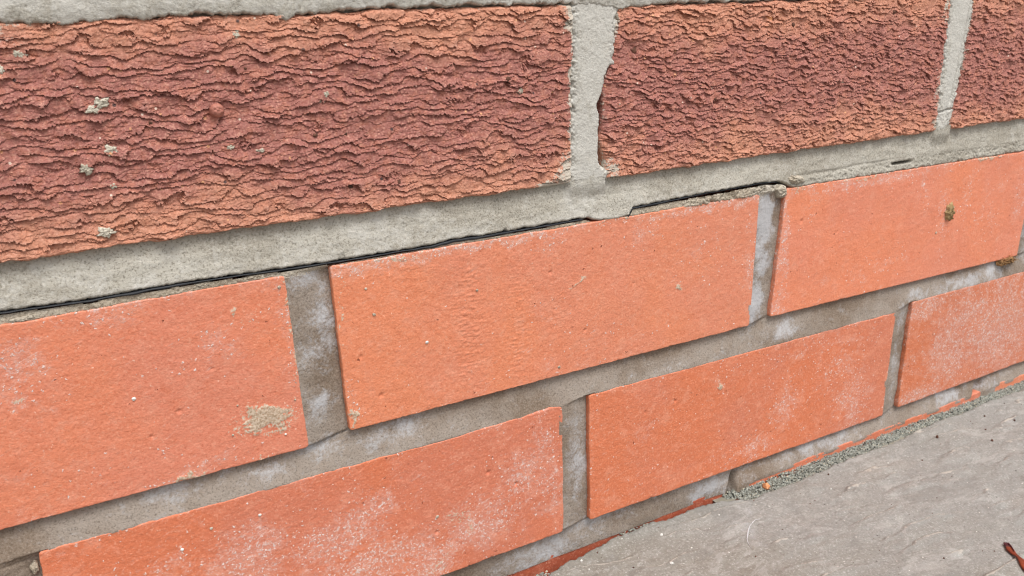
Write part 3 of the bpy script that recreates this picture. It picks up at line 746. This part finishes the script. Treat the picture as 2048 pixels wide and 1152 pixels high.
def f_low(x, z):
    tA = line(rowA, True, x); bA = line(rowA, False, x); tB = line(rowB, True, x); bB = line(rowB, False, x)
    tC = np.interp(x, [-480, 209, 216, 222, 431, 445, 700], [-94.4, -94.2, -93.0, -92.2, -91.8, -90.6, -91]); yC = np.where(x < 214, 3.4, 0.25)
    y = np.full_like(x, 4.0)
    def bed(top, bot, yt, yb):
        t = np.clip((top - z) / np.maximum(top - bot, 1), -0.2, 1.2)
        return yt + (yb - yt) * np.clip(t, 0, 1) ** 1.15
    reg1 = (z <= bA + 1.5) & (z >= tB - 2.5)
    y = np.where(reg1, bed(bA, tB, 3.0, 0.16) + 0.9 * sstep(0.0, -1.4, z - tB), y)
    reg2 = z < bB + 1.5
    y = np.where(reg2, bed(bB, tC, 3.2, yC - 0.3), y)
    reg0 = z > tA - 2.0
    cr = np.maximum(sstep(164, 172, x) * sstep(232, 224, x), 0.4 * sstep(-62, -50, x) * sstep(-16, -24, x))
    crumb = 1.3 * np.abs(fbm(x, z, 5.0, 4, 178, 0.65))
    topA = 1.2 * sstep(0.1, -1.2, z - tA)
    y = np.where(reg0, topA + (0.25 + 0.2 * sstep(0, 3, z - tA) + 0.5 * np.abs(fbm(x, z, 3, 3, 179))) * (1 - cr) + cr * (-0.7 + crumb * 1.3), y)
    def perp(keys, sd, lo, hi):
        nonlocal y
        for l, r in zip(keys[:-1], keys[1:]):
            a = rx(l, z); b = lx(r, z)
            t = (x - a) / (b - a)
            inside = (t > -0.25) & (t < 1.25) & (z < hi(x)) & (z > lo(x))
            yp = 0.3 + 2.3 * np.clip(t, 0, 1) ** 1.3
            w = sstep(-1.0, 1.5, z - lo(x)) * sstep(-0.8, 1.2, hi(x) - z)
            y = np.where(inside, yp * w + y * (1 - w), y)
    perp(rowA, 3, lambda q: line(rowA, False, q) - 0.5, lambda q: line(rowA, True, q) + 0.3)
    perp(rowB, 4, lambda q: line(rowB, False, q) - 0.5, lambda q: line(rowB, True, q) + 0.3)
    cC = (x > 209) & (x < 221) & (z < -90)
    # broken hollow in the bottom bed beside the paving corner, and a second one further right
    y = y + 4.0 * np.exp(-(((x - 213.5 - (z + 88) * 0.25) / 1.6) ** 2)) * sstep(-82, -86, z)
    y = y + 4.5 * np.exp(-(((x - 432 - (z + 85) * 0.6) / 4.5) ** 2)) * sstep(-81, -85, z)
    crack = np.exp(-((z - (bA - 0.6)) / 0.35) ** 2) * ((x > -17) & (x < 1))
    y = y + 0.9 * crack
    calm = 1 - 0.65 * np.exp(-np.abs(z - tB) / 1.2)
    y = y + grain(x, z, 171) * 0.9 * calm + 0.45 * fbm(x, z, 18, 2, 175) * calm
    y = y + 0.7 * np.exp(-(((x + 116) / 6) ** 2 + ((z + 16.5) / 0.5) ** 2)) + 1.1 * np.exp(-(((x + 112) / 2.2) ** 2 + ((z + 20) / 4) ** 2))
    hz = 0.12 + blob_field(x, z, [(e[0], e[1], e[2] * 1.35, e[3] * 1.35, e[4] * 0.95) + tuple(e[5:]) for e in EFF])
    return x, y, z, hz
sheet('mortar_joints', wall, -466, 700, -99, 70.0, 0.45, f_low, MAT['brown'],
      lambda X, Z: shrink_mask(X, Z, rowA + rowB + ['C1', 'C2', 'C3'], 2.2) & (Z < line(rowA, True, X) - 0.3))
sheet('mortar_fillet', wall, -466, 700, 64.5, 73.8, 0.42, f_low, MAT['crumb'],
      lambda X, Z: (Z < np.interp(X, *ZL) - 0.75) & (Z > line(rowA, True, X) - 1.6))

# damp-proof film
def build_film(x0, x1, sd, lift=0.0, thick=((-200, 0.9),)):
    xs = np.arange(x0, x1, 0.5)
    th = 0.6 * np.interp(xs, [p[0] for p in thick], [p[1] for p in thick]) * (1 + 0.25 * gn(xs / 5, xs * 0, sd))
    zt = np.interp(xs, *ZL) + 0.05 + 0.12 * gn(xs / 6, xs * 0, sd + 1) + lift
    front = -0.15 + 0.4 * fbm(xs, xs * 0, 9, 3, sd + 2)
    ends = np.minimum(sstep(x0, x0 + 3, xs), sstep(x1, x1 - 6, xs))
    front = front + (1 - ends) * 2.5
    prof = [(20, 0.0), (1.2, 0.0), (0.25, 0.05), (0.0, 0.35), (0.0, 0.7), (0.3, 0.95), (1.2, 1.0), (20, 1.0)]
    V = []
    for dy, k in prof:
        yy = front + dy if dy < 10 else np.full_like(xs, dy)
        V.append(np.stack([xs, yy, zt - th * k], -1))
    V = np.stack(V)
    return new_mesh_obj('damp_proof_film', V.reshape(-1, 3), grid_faces(len(prof), len(xs))[:, ::-1].ravel(), np.full((len(prof) - 1) * (len(xs) - 1), 4), MAT['film'], wall, (float(xs.mean()), 0, 70), True)
build_film(-300, 116, 181, 0.0, ((-300, .9), (-90, 1.0), (-70, 1.5), (-55, 1.5), (-45, .8), (-25, .9), (-12, 1.2), (15, 0.9), (35, 1.1), (42, 2.0), (60, 1.9), (80, 1.2), (100, 1.3), (116, .7)))
build_film(133.5, 232, 191, 0.15, ((133, 1.1), (150, 1.5), (168, .8), (176, .4), (205, .3), (232, .25)))

# mortar lumps, crumbs and splashes
def lump(name, parent, x, y, z, rx_, rz_, ry, mat, seed, rings=7, seg=26, rag=0.3, ang=0.0, rough=0.2, tilt_ground=False):
    """a low ragged cake stuck on a face; the rim sinks into what carries it"""
    a = np.linspace(0, 2 * math.pi, seg, endpoint=False)
    rr = np.linspace(0, 1, rings + 1)[1:]
    out = 1 + rag * (gn(np.cos(a) * 1.7 + seed * 3.1, np.sin(a) * 1.7, seed) + 0.6 * gn(np.cos(a) * 4 + seed, np.sin(a) * 4, seed + 1))
    V = [[x, y - ry, z]]
    ca, sa = math.cos(math.radians(ang)), math.sin(math.radians(ang))
    for r in rr:
        px = rx_ * r * out * np.cos(a); pz = rz_ * r * out * np.sin(a)
        h = ry * (1 - r ** 4) * (1 + rough * (2.2 * gn(px * 1.1 + seed * 7, pz * 1.1, seed + 2) + 1.6 * gn(px * 2.7 + seed * 3, pz * 2.7, seed + 3))) - (0.9 if r > 0.99 else 0.0)
        for i in range(seg):
            u, w = px[i] * ca - pz[i] * sa, px[i] * sa + pz[i] * ca
            V.append([x + u, y - h[i], z + w])
    f, sz = [], []
    for i in range(seg):
        f += [0, 1 + (i + 1) % seg, 1 + i][::-1]; sz.append(3)
    for k in range(rings - 1):
        for i in range(seg):
            p = 1 + k * seg; q = 1 + (k + 1) * seg
            f += [p + i, p + (i + 1) % seg, q + (i + 1) % seg, q + i][::-1]; sz.append(4)
    return new_mesh_obj(name, np.array(V), f, sz, mat, parent, (x, y, z), True, {'haze': np.full(len(V), 0.25)})

for i, (x, z, a, b, h) in enumerate([(-69.0, 132.2, 2.0, 1.5, .7), (-71.6, 130.2, 1.8, 1.2, .5), (-68.3, 117.5, 2.1, 1.5, .6), (-76.3, 112.5, 1.7, 1.5, .6), (-73.5, 91.8, 2.4, 1.3, .6), (-26, 150.9, 1.3, 1.2, .5),
                                     (-88.6, 147.4, 1.6, 1.0, .5), (-94.5, 143.3, 1.2, 1.4, .5), (-69.4, 106.2, 1.0, .8, .4), (-31.9, 114.7, 1.0, .7, .4), (0.5, 127.4, 1.6, .8, .4), (2.6, 129.6, 1.0, .8, .4), (81.4, 125.7, 1.1, 1.1, .5), (-22, 112.8, 1.2, .6, .4)]):
    lump('mortar_splash', BR['R1'], x, surf_y('R1', x, z) + 0.1, z, a * 1.15, b * 1.15, h * 0.75, MAT['splash'], 300 + i, rings=8, seg=30, rag=0.6, rough=0.4)
for i, (x, z, r) in enumerate([(-55.7, 124.9, .8), (8.6, 115.5, 1.1), (8.9, 96.7, 1.1), (75.4, 130.6, 1.4), (-2.4, 116.1, 1.0), (28, 96, .8), (-24, 140, .7)]):
    lump('iron_spot', BR['R1'], x, surf_y('R1', x, z) + 0.1, z, r, r * .8, .5, MAT['speck'], 330 + i, rings=4, seg=12, rag=0.4)
for i, (x, z, r, mt) in enumerate([(183.2, 115.2, 1.1, 'speck'), (215, 149.2, 2.4, 'chip'), (137.5, 138.5, 1.7, 'speck'), (300, 150, 1.2, 'speck'), (268, 118, 1.6, 'crumb'), (230, 146, 1.2, 'speck')]):
    lump('iron_spot' if mt == 'speck' else 'stone_inclusion', BR['R2'], x, surf_y('R2', x, z) + 0.1, z, r, r * .9, .6, MAT[mt], 345 + i, rings=4, seg=14, rag=0.4)
lump('stone_nodule', BR['R1'], -34.8, surf_y('R1', -34.8, 127.2) + 0.6, 127.2, 2.8, 2.7, 3.2, MAT['nodule'], 360, rings=9, seg=28, rag=0.1, rough=0.05)
for i, (k, x, z, r) in enumerate([('A2', 14.5, 46.2, .8), ('A2', 36.0, 30.0, .85), ('A2', 99.2, 4.4, .85), ('A2', 59.5, 47.6, .8), ('A1', -73.6, 33.3, .9), ('A1', -43, 11, .6), ('A1', -19, 19, .5), ('A1', -24, 6, .5), ('A1', -40, 22, .5), ('A1', -20.5, 63.6, .8), ('B1', -37, -24.5, .8), ('B1', -55, -24, .7), ('B1', 36.5, -50.5, 1.0), ('B1', -66, -29, .8), ('A2', 12, 57, .7), ('A3', 360, 27, .9)]):
    lump('mortar_splash', BR[k], x, surf_y(k, x, z) + 0.05, z, r, r * .9, .45, MAT['stone'] if i % 3 == 1 else MAT['crumb'], 370 + i, rings=4, seg=12, rag=0.3)

# repair cake bridging the film, and crumbs below it
for i, (x, z, a, b, h) in enumerate([(179, 69.4, 4.5, 1.2, .8), (207, 70.0, 6.0, 1.4, 1.0), (220, 70.2, 5, 1.5, 1.1),
                                     (-46, 68.8, 4, 1.0, .7), (-28, 68.5, 5, .9, .6), (-101, 67.6, 6, 1.0, .7), (60, 68.5, 4, .7, .5), (75, 68.4, 3, .6, .5), (152, 69.2, 5, .7, .4)]):
    lump('mortar_crumb', wall, x, 0.9, z, a, b, h, MAT['crumb'], 410 + i, rings=7, seg=44, rag=0.30, rough=0.28)
lump('mortar_crumb', wall, 231.0, 0.8, 67.2, 3.4, 3.8, 2.2, MAT['crumb'], 440, rings=8, seg=34, rag=0.25, ang=25)
lump('mortar_crumb', wall, 241, 0.6, 71.8, 7, 2.2, 1.6, MAT['crumb'], 441, rings=8, seg=40, rag=0.3, ang=-10)
lump('mortar_crumb', wall, -112.6, 2.2, -20.5, 1.5, 2.6, 1.2, MAT['crumb'], 442, rings=6, seg=22, rag=0.3)
lump('mortar_crumb', wall, 386, 3.2, -79.5, 3.6, 1.8, 1.0, MAT['stone'], 443, rings=6, seg=22, rag=0.35, ang=25)

# plain continuation of the wall outside the picture
def boxes(name, bl, mat, parent, origin):
    V, F = [], []
    for (x0, x1, y0, y1, z0, z1) in bl:
        n = len(V)
        V += [(x0, y0, z0), (x1, y0, z0), (x1, y1, z0), (x0, y1, z0), (x0, y0, z1), (x1, y0, z1), (x1, y1, z1), (x0, y1, z1)]
        F += [(n, n + 3, n + 2, n + 1), (n + 4, n + 5, n + 6, n + 7), (n, n + 1, n + 5, n + 4), (n + 1, n + 2, n + 6, n + 5), (n + 2, n + 3, n + 7, n + 6), (n + 3, n, n + 4, n + 7)]
    return new_mesh_obj(name, np.array(V), np.array(F).ravel(), np.full(len(F), 4), mat, parent, origin, False)
boxes('wall_core', [(-2500, 2600, 32, 200, -160, 243)], MAT['brown'], wall, (0, 32, 0))
boxes('upper_brickwork', [(-2500, 2600, 2, 199, 245, 2500)], MAT['far'], wall, (0, 2, 245))
boxes('side_brickwork', [(-2500, -467, 2.5, 31, -159, 244), (701, 2600, 2.5, 31, -159, 244)], MAT['far'], wall, (0, 2, -160))

# ------------------------------------------------------------------ ground and paving
def plane(name, x0, x1, y0, y1, z, mat):
    v = np.array([(x0, y0, z), (x1, y0, z), (x1, y1, z), (x0, y1, z)], float)
    return new_mesh_obj(name, v, [0, 1, 2, 3], [4], mat, None, (0, 0, z), False)
MAT['soil'] = make_simple('joint_sand', (0.20, 0.19, 0.15), (0.32, 0.30, 0.25), 12, 0.95, 0.1, 0.6, 2.0)
tag(plane('ground', -40000, 40000, -60000, 30, -120, MAT['soil']), kind='structure')

EDGE = ([-320, 60, 91, 118, 138, 151, 170, 188, 203, 208, 217, 250, 300, 340, 372, 420, 480, 700], [-4, -4, -3.5, 1.2, 2.6, 2.4, 1.8, 1.4, 0.3, -2.5, -6.4, -6.8, -6.3, -5.0, -4.0, -4.2, -4.6, -5])
paving = empty('paving', (200, -200, -97)); tag(paving, kind='structure')
def riven(x, y):
    wx = x + 10 * fbm(x, y, 50, 2, 201)
    d = y * 0.97 + wx * 0.10
    p = d / 14.0 + 0.55 * fbm(wx / 2.4, d, 26, 4, 203, 0.6) + 0.5 * fbm(wx / 2.2, d, 75, 2, 204)
    fl = np.floor(p); fr = p - fl
    amp = sstep(-0.25, 0.45, fbm(x / 1.6, y, 22, 3, 208))
    h = (fr - sstep(0.88, 1.0, fr)) * 1.5 * amp
    crest = np.exp(-((fr - 0.88) / 0.05) ** 2) * amp
    return h + 0.9 * fbm(x, y, 45, 3, 209) + 0.22 * fbm(x / 1.5, y, 9, 3, 210), crest

def f_slab(x, y):
    h, cr = riven(x, y)
    e = np.interp(x, *EDGE) + 0.7 * fbm(x, x * 0, 8, 4, 205, 0.6)
    d = e - y
    z = -97.0 + h + 0.15 * fbm(x, y, 3.0, 3, 206) + 1.5 * np.exp(-((x - 150) / 30.0) ** 2) * np.exp(-np.clip(d, 0, 99) / 25.0)
    z = z - 2.2 * sstep(3.0, 0.0, d + 0.8 * fbm(x, y, 4, 3, 207)) ** 2
    over = d < 0
    z = np.where(over, z - 22.0, z)
    y2 = np.where(over, e + 0.05, y)
    hz = blob_field(x, y, [(193, -32, 6, 18, .55, -15), (206, -16, 8, 8, .5), (175, -48, 12, 10, .35)])
    return x, y2, z, hz, cr
def slab_dense():
    res = 0.62
    xs = np.concatenate([np.arange(-320, 60, 4.0), np.arange(60, 520, res), np.arange(520, 700, 4.0)])
    ys = np.concatenate([np.arange(6, -150, -res), np.arange(-150, -460, -5.0)])
    X, Y = np.meshgrid(xs, ys)
    x, y, z, hz, cr = f_slab(X.ravel(), Y.ravel())
    nv, nu = X.shape
    V = np.stack([x, y, z], -1)
    idx = np.arange(nv * nu).reshape(nv, nu)
    loop = np.concatenate([idx[0, :], idx[1:, -1], idx[-1, -2::-1], idx[-2:0:-1, 0]])
    ring = V[loop].copy(); ring[:, 2] = -119.0
    cur = np.arange(len(V), len(V) + len(loop))
    side = np.stack([loop, np.roll(loop, -1), np.roll(cur, -1), cur], -1)
    F = np.concatenate([grid_faces(nv, nu), side[:, ::-1]])
    app = lambda a: np.concatenate([a, a[loop]])
    return new_mesh_obj('paving_slab', np.concatenate([V, ring]), F.ravel(), np.full(len(F), 4), MAT['slab'], paving, (200, -150, -97), True, {'haze': app(hz), 'crest': app(cr)})
slab_dense()
def far_slab(x0, x1, y0, y1, sd):
    xs = np.linspace(x0, x1, 40); ys = np.linspace(y1, y0, 30)
    X, Y = np.meshgrid(xs, ys)
    h, cr = riven(X.ravel(), Y.ravel())
    d = np.minimum(np.minimum(X - x0, x1 - X), np.minimum(Y - y0, y1 - Y)).ravel()
    V = np.stack([X.ravel(), Y.ravel(), -97 + h * 1.0 - 3.0 * sstep(10, 0, d)], -1)
    nv, nu = X.shape
    idx = np.arange(nv * nu).reshape(nv, nu)
    loop = np.concatenate([idx[0, :], idx[1:, -1], idx[-1, -2::-1], idx[-2:0:-1, 0]])
    ring = V[loop].copy(); ring[:, 2] = -119
    cur = np.arange(len(V), len(V) + len(loop))
    side = np.stack([loop, np.roll(loop, -1), np.roll(cur, -1), cur], -1)
    F = np.concatenate([grid_faces(nv, nu), side[:, ::-1]])
    new_mesh_obj('paving_slab', np.concatenate([V, ring]), F.ravel(), np.full(len(F), 4), MAT['slab'], paving, ((x0 + x1) / 2, (y0 + y1) / 2, -97), True)
for (x0, x1, y0, y1) in ((-930, -330, -460, -6), (710, 1310, -460, -6), (-600, -10, -1070, -472), (0, 600, -1070, -472), (610, 1210, -1070, -472)):
    far_slab(x0, x1, y0, y1, 1)

# grit brushed into the joint between paving and wall
def ico():
    p = (1 + 5 ** 0.5) / 2
    v = np.array([(-1, p, 0), (1, p, 0), (-1, -p, 0), (1, -p, 0), (0, -1, p), (0, 1, p), (0, -1, -p), (0, 1, -p), (p, 0, -1), (p, 0, 1), (-p, 0, -1), (-p, 0, 1)], float)
    v /= np.linalg.norm(v[0])
    f = np.array([(0, 11, 5), (0, 5, 1), (0, 1, 7), (0, 7, 10), (0, 10, 11), (1, 5, 9), (5, 11, 4), (11, 10, 2), (10, 7, 6), (7, 1, 8), (3, 9, 4), (3, 4, 2), (3, 2, 6), (3, 6, 8), (3, 8, 9), (4, 9, 5), (2, 4, 11), (6, 2, 10), (8, 6, 7), (9, 8, 1)])
    return v, f
ICO_V, ICO_F = ico()
def grains(name, pts, radii, mat, seed, parent=None, origin=(0, 0, 0), squash=(0.6, 1.3)):
    rng = np.random.default_rng(seed)
    V, F = [], []
    for i, (p, r) in enumerate(zip(pts, radii)):
        q = ICO_V * rng.uniform(0.75, 1.25, (12, 1)) * rng.uniform(*squash, 3)
        a = rng.uniform(0, 6.28); c, s = math.cos(a), math.sin(a)
        q = q @ np.array([[c, -s, 0], [s, c, 0], [0, 0, 1]])
        V.append(q * r + p); F.append(ICO_F + 12 * i)
    F = np.concatenate(F)
    return new_mesh_obj(name, np.concatenate(V), F.ravel(), np.full(len(F), 3), mat, parent, origin, False)
rng = np.random.default_rng(77)
P, Rr = [], []
for i in range(9500):
    x = rng.uniform(207, 520)
    e = float(np.interp(x, *EDGE))
    k = rng.random()
    yw = float(np.interp(x, [204, 212, 216, 222, 700], [3.0, 3.6, 2.5, 0.2, 0.2]))
    y = e - 0.6 + (yw - e + 0.6) * k
    hgt = -97.8 + 2.8 * k ** 1.2 + 0.9 * float(gn(np.array(x / 7.0), np.array(y / 4.0), 3)) - (1.2 if x < 212 else 0)
    P.append((x, y, hgt - rng.uniform(0, 0.9))); Rr.append(rng.uniform(0.25, 0.62))
for i in range(260):                                            # stray crumbs on the slab edge and at the left
    x = rng.choice([rng.uniform(205, 500), rng.uniform(135, 160), rng.uniform(60, 92)])
    e = float(np.interp(x, *EDGE)); P.append((x, e - abs(rng.normal(0, 1.6)) + 0.8, -96.8)); Rr.append(rng.uniform(0.25, 0.55))
grit = grains('joint_grit', P, Rr, MAT['grit'], 5, None, (350, 0, -97))
tag(grit, 'grey-green sandy grit filling the gap between paving slab and wall', 'grit', kind='stuff')
base = plane('joint_bed', 200, 690, -9, 4, -98.2, MAT['soil']); tag(base, kind='structure')

def slab_z(x, y):
    return float(f_slab(np.array([float(x)]), np.array([float(y)]))[2][0])
# loose specks lying on the slab
P, Rr, Pw, Rw = [], [], [], []
for (x, y, r) in [(118.6, -4, .7), (126, -22.7, .7), (271, -13, .8), (244.5, -26.9, .6), (181, -46.8, .7), (359, -19, 1.3), (384, -38, 1.4), (411, -16, 1.2), (395, -27, .8), (281, -104, .5), (276, -101, .5), (255, -95, .6), (210, -4.5, 1.2), (330, -30, .6), (300, -60, .6), (420, -30, .9), (440, -45, .8)]:
    P.append((x, y, slab_z(x, y) + r * .3)); Rr.append(r * 0.75)
for i in range(70):
    x = rng.uniform(110, 470); y = -rng.uniform(2, 110) * rng.random() ** 0.6
    P.append((x, y, slab_z(x, y) + .1)); Rr.append(rng.uniform(.15, .4))
tag(grains('loose_specks', P, Rr, MAT['speck'], 8, None, (300, -40, -97)), 'dark brown specks of debris scattered over the grey paving slab', 'debris', kind='stuff')
for (x, y, r) in [(153.7, -9.8, .7), (142.9, -30.2, .8), (108, -5.5, .6), (107, -13.4, .5), (160, -25, .4), (172, -38, .4), (190, -12, .45), (260, -24, .5), (310, -22, .5)]:
    Pw.append((x, y, slab_z(x, y) + r * .4)); Rw.append(r)
for i in range(60):
    x = rng.uniform(110, 470); y = -rng.uniform(2, 100)
    Pw.append((x, y, slab_z(x, y) + .1)); Rw.append(rng.uniform(.15, .32))
tag(grains('loose_sand', Pw, Rw, MAT['stone'], 9, None, (300, -40, -97), (0.8, 1.2)), 'tiny white sand grains scattered over the grey paving slab', 'sand', kind='stuff')

# ------------------------------------------------------------------ small separate things
def tube(name, pts, radii, mat, seg=10, flat=1.0, parent=None, origin=None, groove=0.0):
    pts = np.array(pts, float); n = len(pts)
    V = []
    for i in range(n):
        tg = pts[min(i + 1, n - 1)] - pts[max(i - 1, 0)]; tg /= np.linalg.norm(tg)
        side = np.cross(tg, (0, 0, 1)); side /= np.linalg.norm(side); upv = np.cross(side, tg)
        for k in range(seg):
            a = 2 * math.pi * k / seg
            g = 1 - groove * max(0, math.sin(a)) ** 6
            V.append(pts[i] + radii[i] * (math.cos(a) * side + flat * g * math.sin(a) * upv))
    f, sz = [], []
    for i in range(n - 1):
        for k in range(seg):
            f += [i * seg + k, (i + 1) * seg + k, (i + 1) * seg + (k + 1) % seg, i * seg + (k + 1) % seg][::-1]; sz.append(4)
    f += list(range(seg)); sz.append(seg)
    f += list(range((n - 1) * seg, n * seg))[::-1]; sz.append(seg)
    return new_mesh_obj(name, np.array(V), f, sz, mat, parent, origin if origin is not None else pts[0], True)

def on_slab(pts, lift):
    out = []
    for x, y in pts: out.append((x, y, slab_z(x, y) + lift))
    zs = np.array([p[2] for p in out]); zs = np.convolve(np.pad(zs, 2, 'edge'), np.ones(5) / 5, 'valid')
    return [(p[0], p[1], z) for p, z in zip(out, zs)]
# dry red-brown stalk
tw = empty('leaf_stalk', (284, -112, -97)); tag(tw, 'dry red-brown leaf stalk with dark end lying on the paving slab', 'leaf stalk')
ctrl = np.array([(289.9, -103.8), (286.6, -108.2), (283.9, -112.9), (280.0, -118.7), (276.5, -125), (272, -134)])
tt = np.linspace(0, 5, 31)
sp = np.stack([np.interp(tt, range(6), ctrl[:, 0]), np.interp(tt, range(6), ctrl[:, 1])], -1)
p3 = on_slab(sp, 1.1)
rad = [1.0 + 0.5 * math.sin(i * 0.45 - 1.0) * (i > 3) + 0.03 * i for i in range(31)]
tube('stalk', p3[4:], rad[4:], MAT['stem'], 12, 0.55, tw, (284, -112, -97), 0.5)
tube('dark_tip', p3[:5], [1.05, 1.25, 1.25, 1.15, rad[4] * .99], MAT['stemtip'], 12, 0.6, tw, (284, -112, -97), 0.3)
curl = on_slab([(289.6, -105.2), (288.4, -107.4), (287.0, -109.0), (285.6, -110.6)], 2.0)
tube('curled_edge', curl, [.3, .35, .3, .15], MAT['stemtip'], 6, 1, tw, (284, -112, -97))

# pale thread
th = on_slab([(206, -25), (203, -24.6), (200.5, -25.5), (196.5, -27.3), (192.6, -30.0), (190, -32.3), (187.5, -34.4), (185.2, -37.5), (183.9, -40.8)], 0.35)
t_o = tube('cobweb_strand', th, [.1, .18, .28, .2, .34, .32, .24, .16, .08], MAT['thread'], 6, 0.6)
tag(t_o, 'thin white curved cobweb strand stuck on the paving slab', 'cobweb')
# orange brick chip beside the grit
c_o = grains('brick_chip', [(231.5, -4.6, -96.0)], [2.4], MAT['chip'], 21, None, (231.5, -4.6, -97), (0.7, 1.0))
tag(c_o, 'small orange brick chip lying in the grit beside the wall', 'brick chip')

# dry mud blob on the right-hand orange brick
y0 = surf_y('A3', 369, 38)
mud = lump('mud_lump', None, 369.3, y0 + 0.2, 38.0, 3.6, 5.0, 2.4, MAT['mud'], 501, rings=8, seg=30, rag=0.4, ang=10, rough=0.35)
tag(mud, 'small dried brown mud lump stuck on the orange brick face', 'mud lump')
# dead moss and litter lodged under the same brick
ms = empty('dead_moss', (436, 2, -2)); tag(ms, 'tuft of dry brown moss lodged in the joint under an orange brick', 'moss')
lump('cushion', ms, 437, 1.2, -2.6, 8.5, 2.8, 2.6, MAT['litter'], 511, rings=8, seg=40, rag=0.4, rough=0.5)
rg = np.random.default_rng(5)
PV, PF, PS = [], [], []
for i in range(150):
    c = np.array([436 + rg.normal(0, 5.0), -0.6 - rg.random() * 1.4, -2.0 + rg.normal(0, 1.5)])
    d = rg.normal(0, 1, 3); d /= np.linalg.norm(d); e = np.cross(d, rg.normal(0, 1, 3)); e /= np.linalg.norm(e)
    L, w = rg.uniform(.8, 2.2), rg.uniform(.15, .3)
    n = len(PV); PV += [c - e * w, c + e * w, c + d * L]; PF += [n, n + 1, n + 2]; PS.append(3)
lf = new_mesh_obj('dry_leaflets', np.array(PV), PF, PS, MAT['litter'], ms, (436, 2, -2), False); tag(lf, kind='stuff')
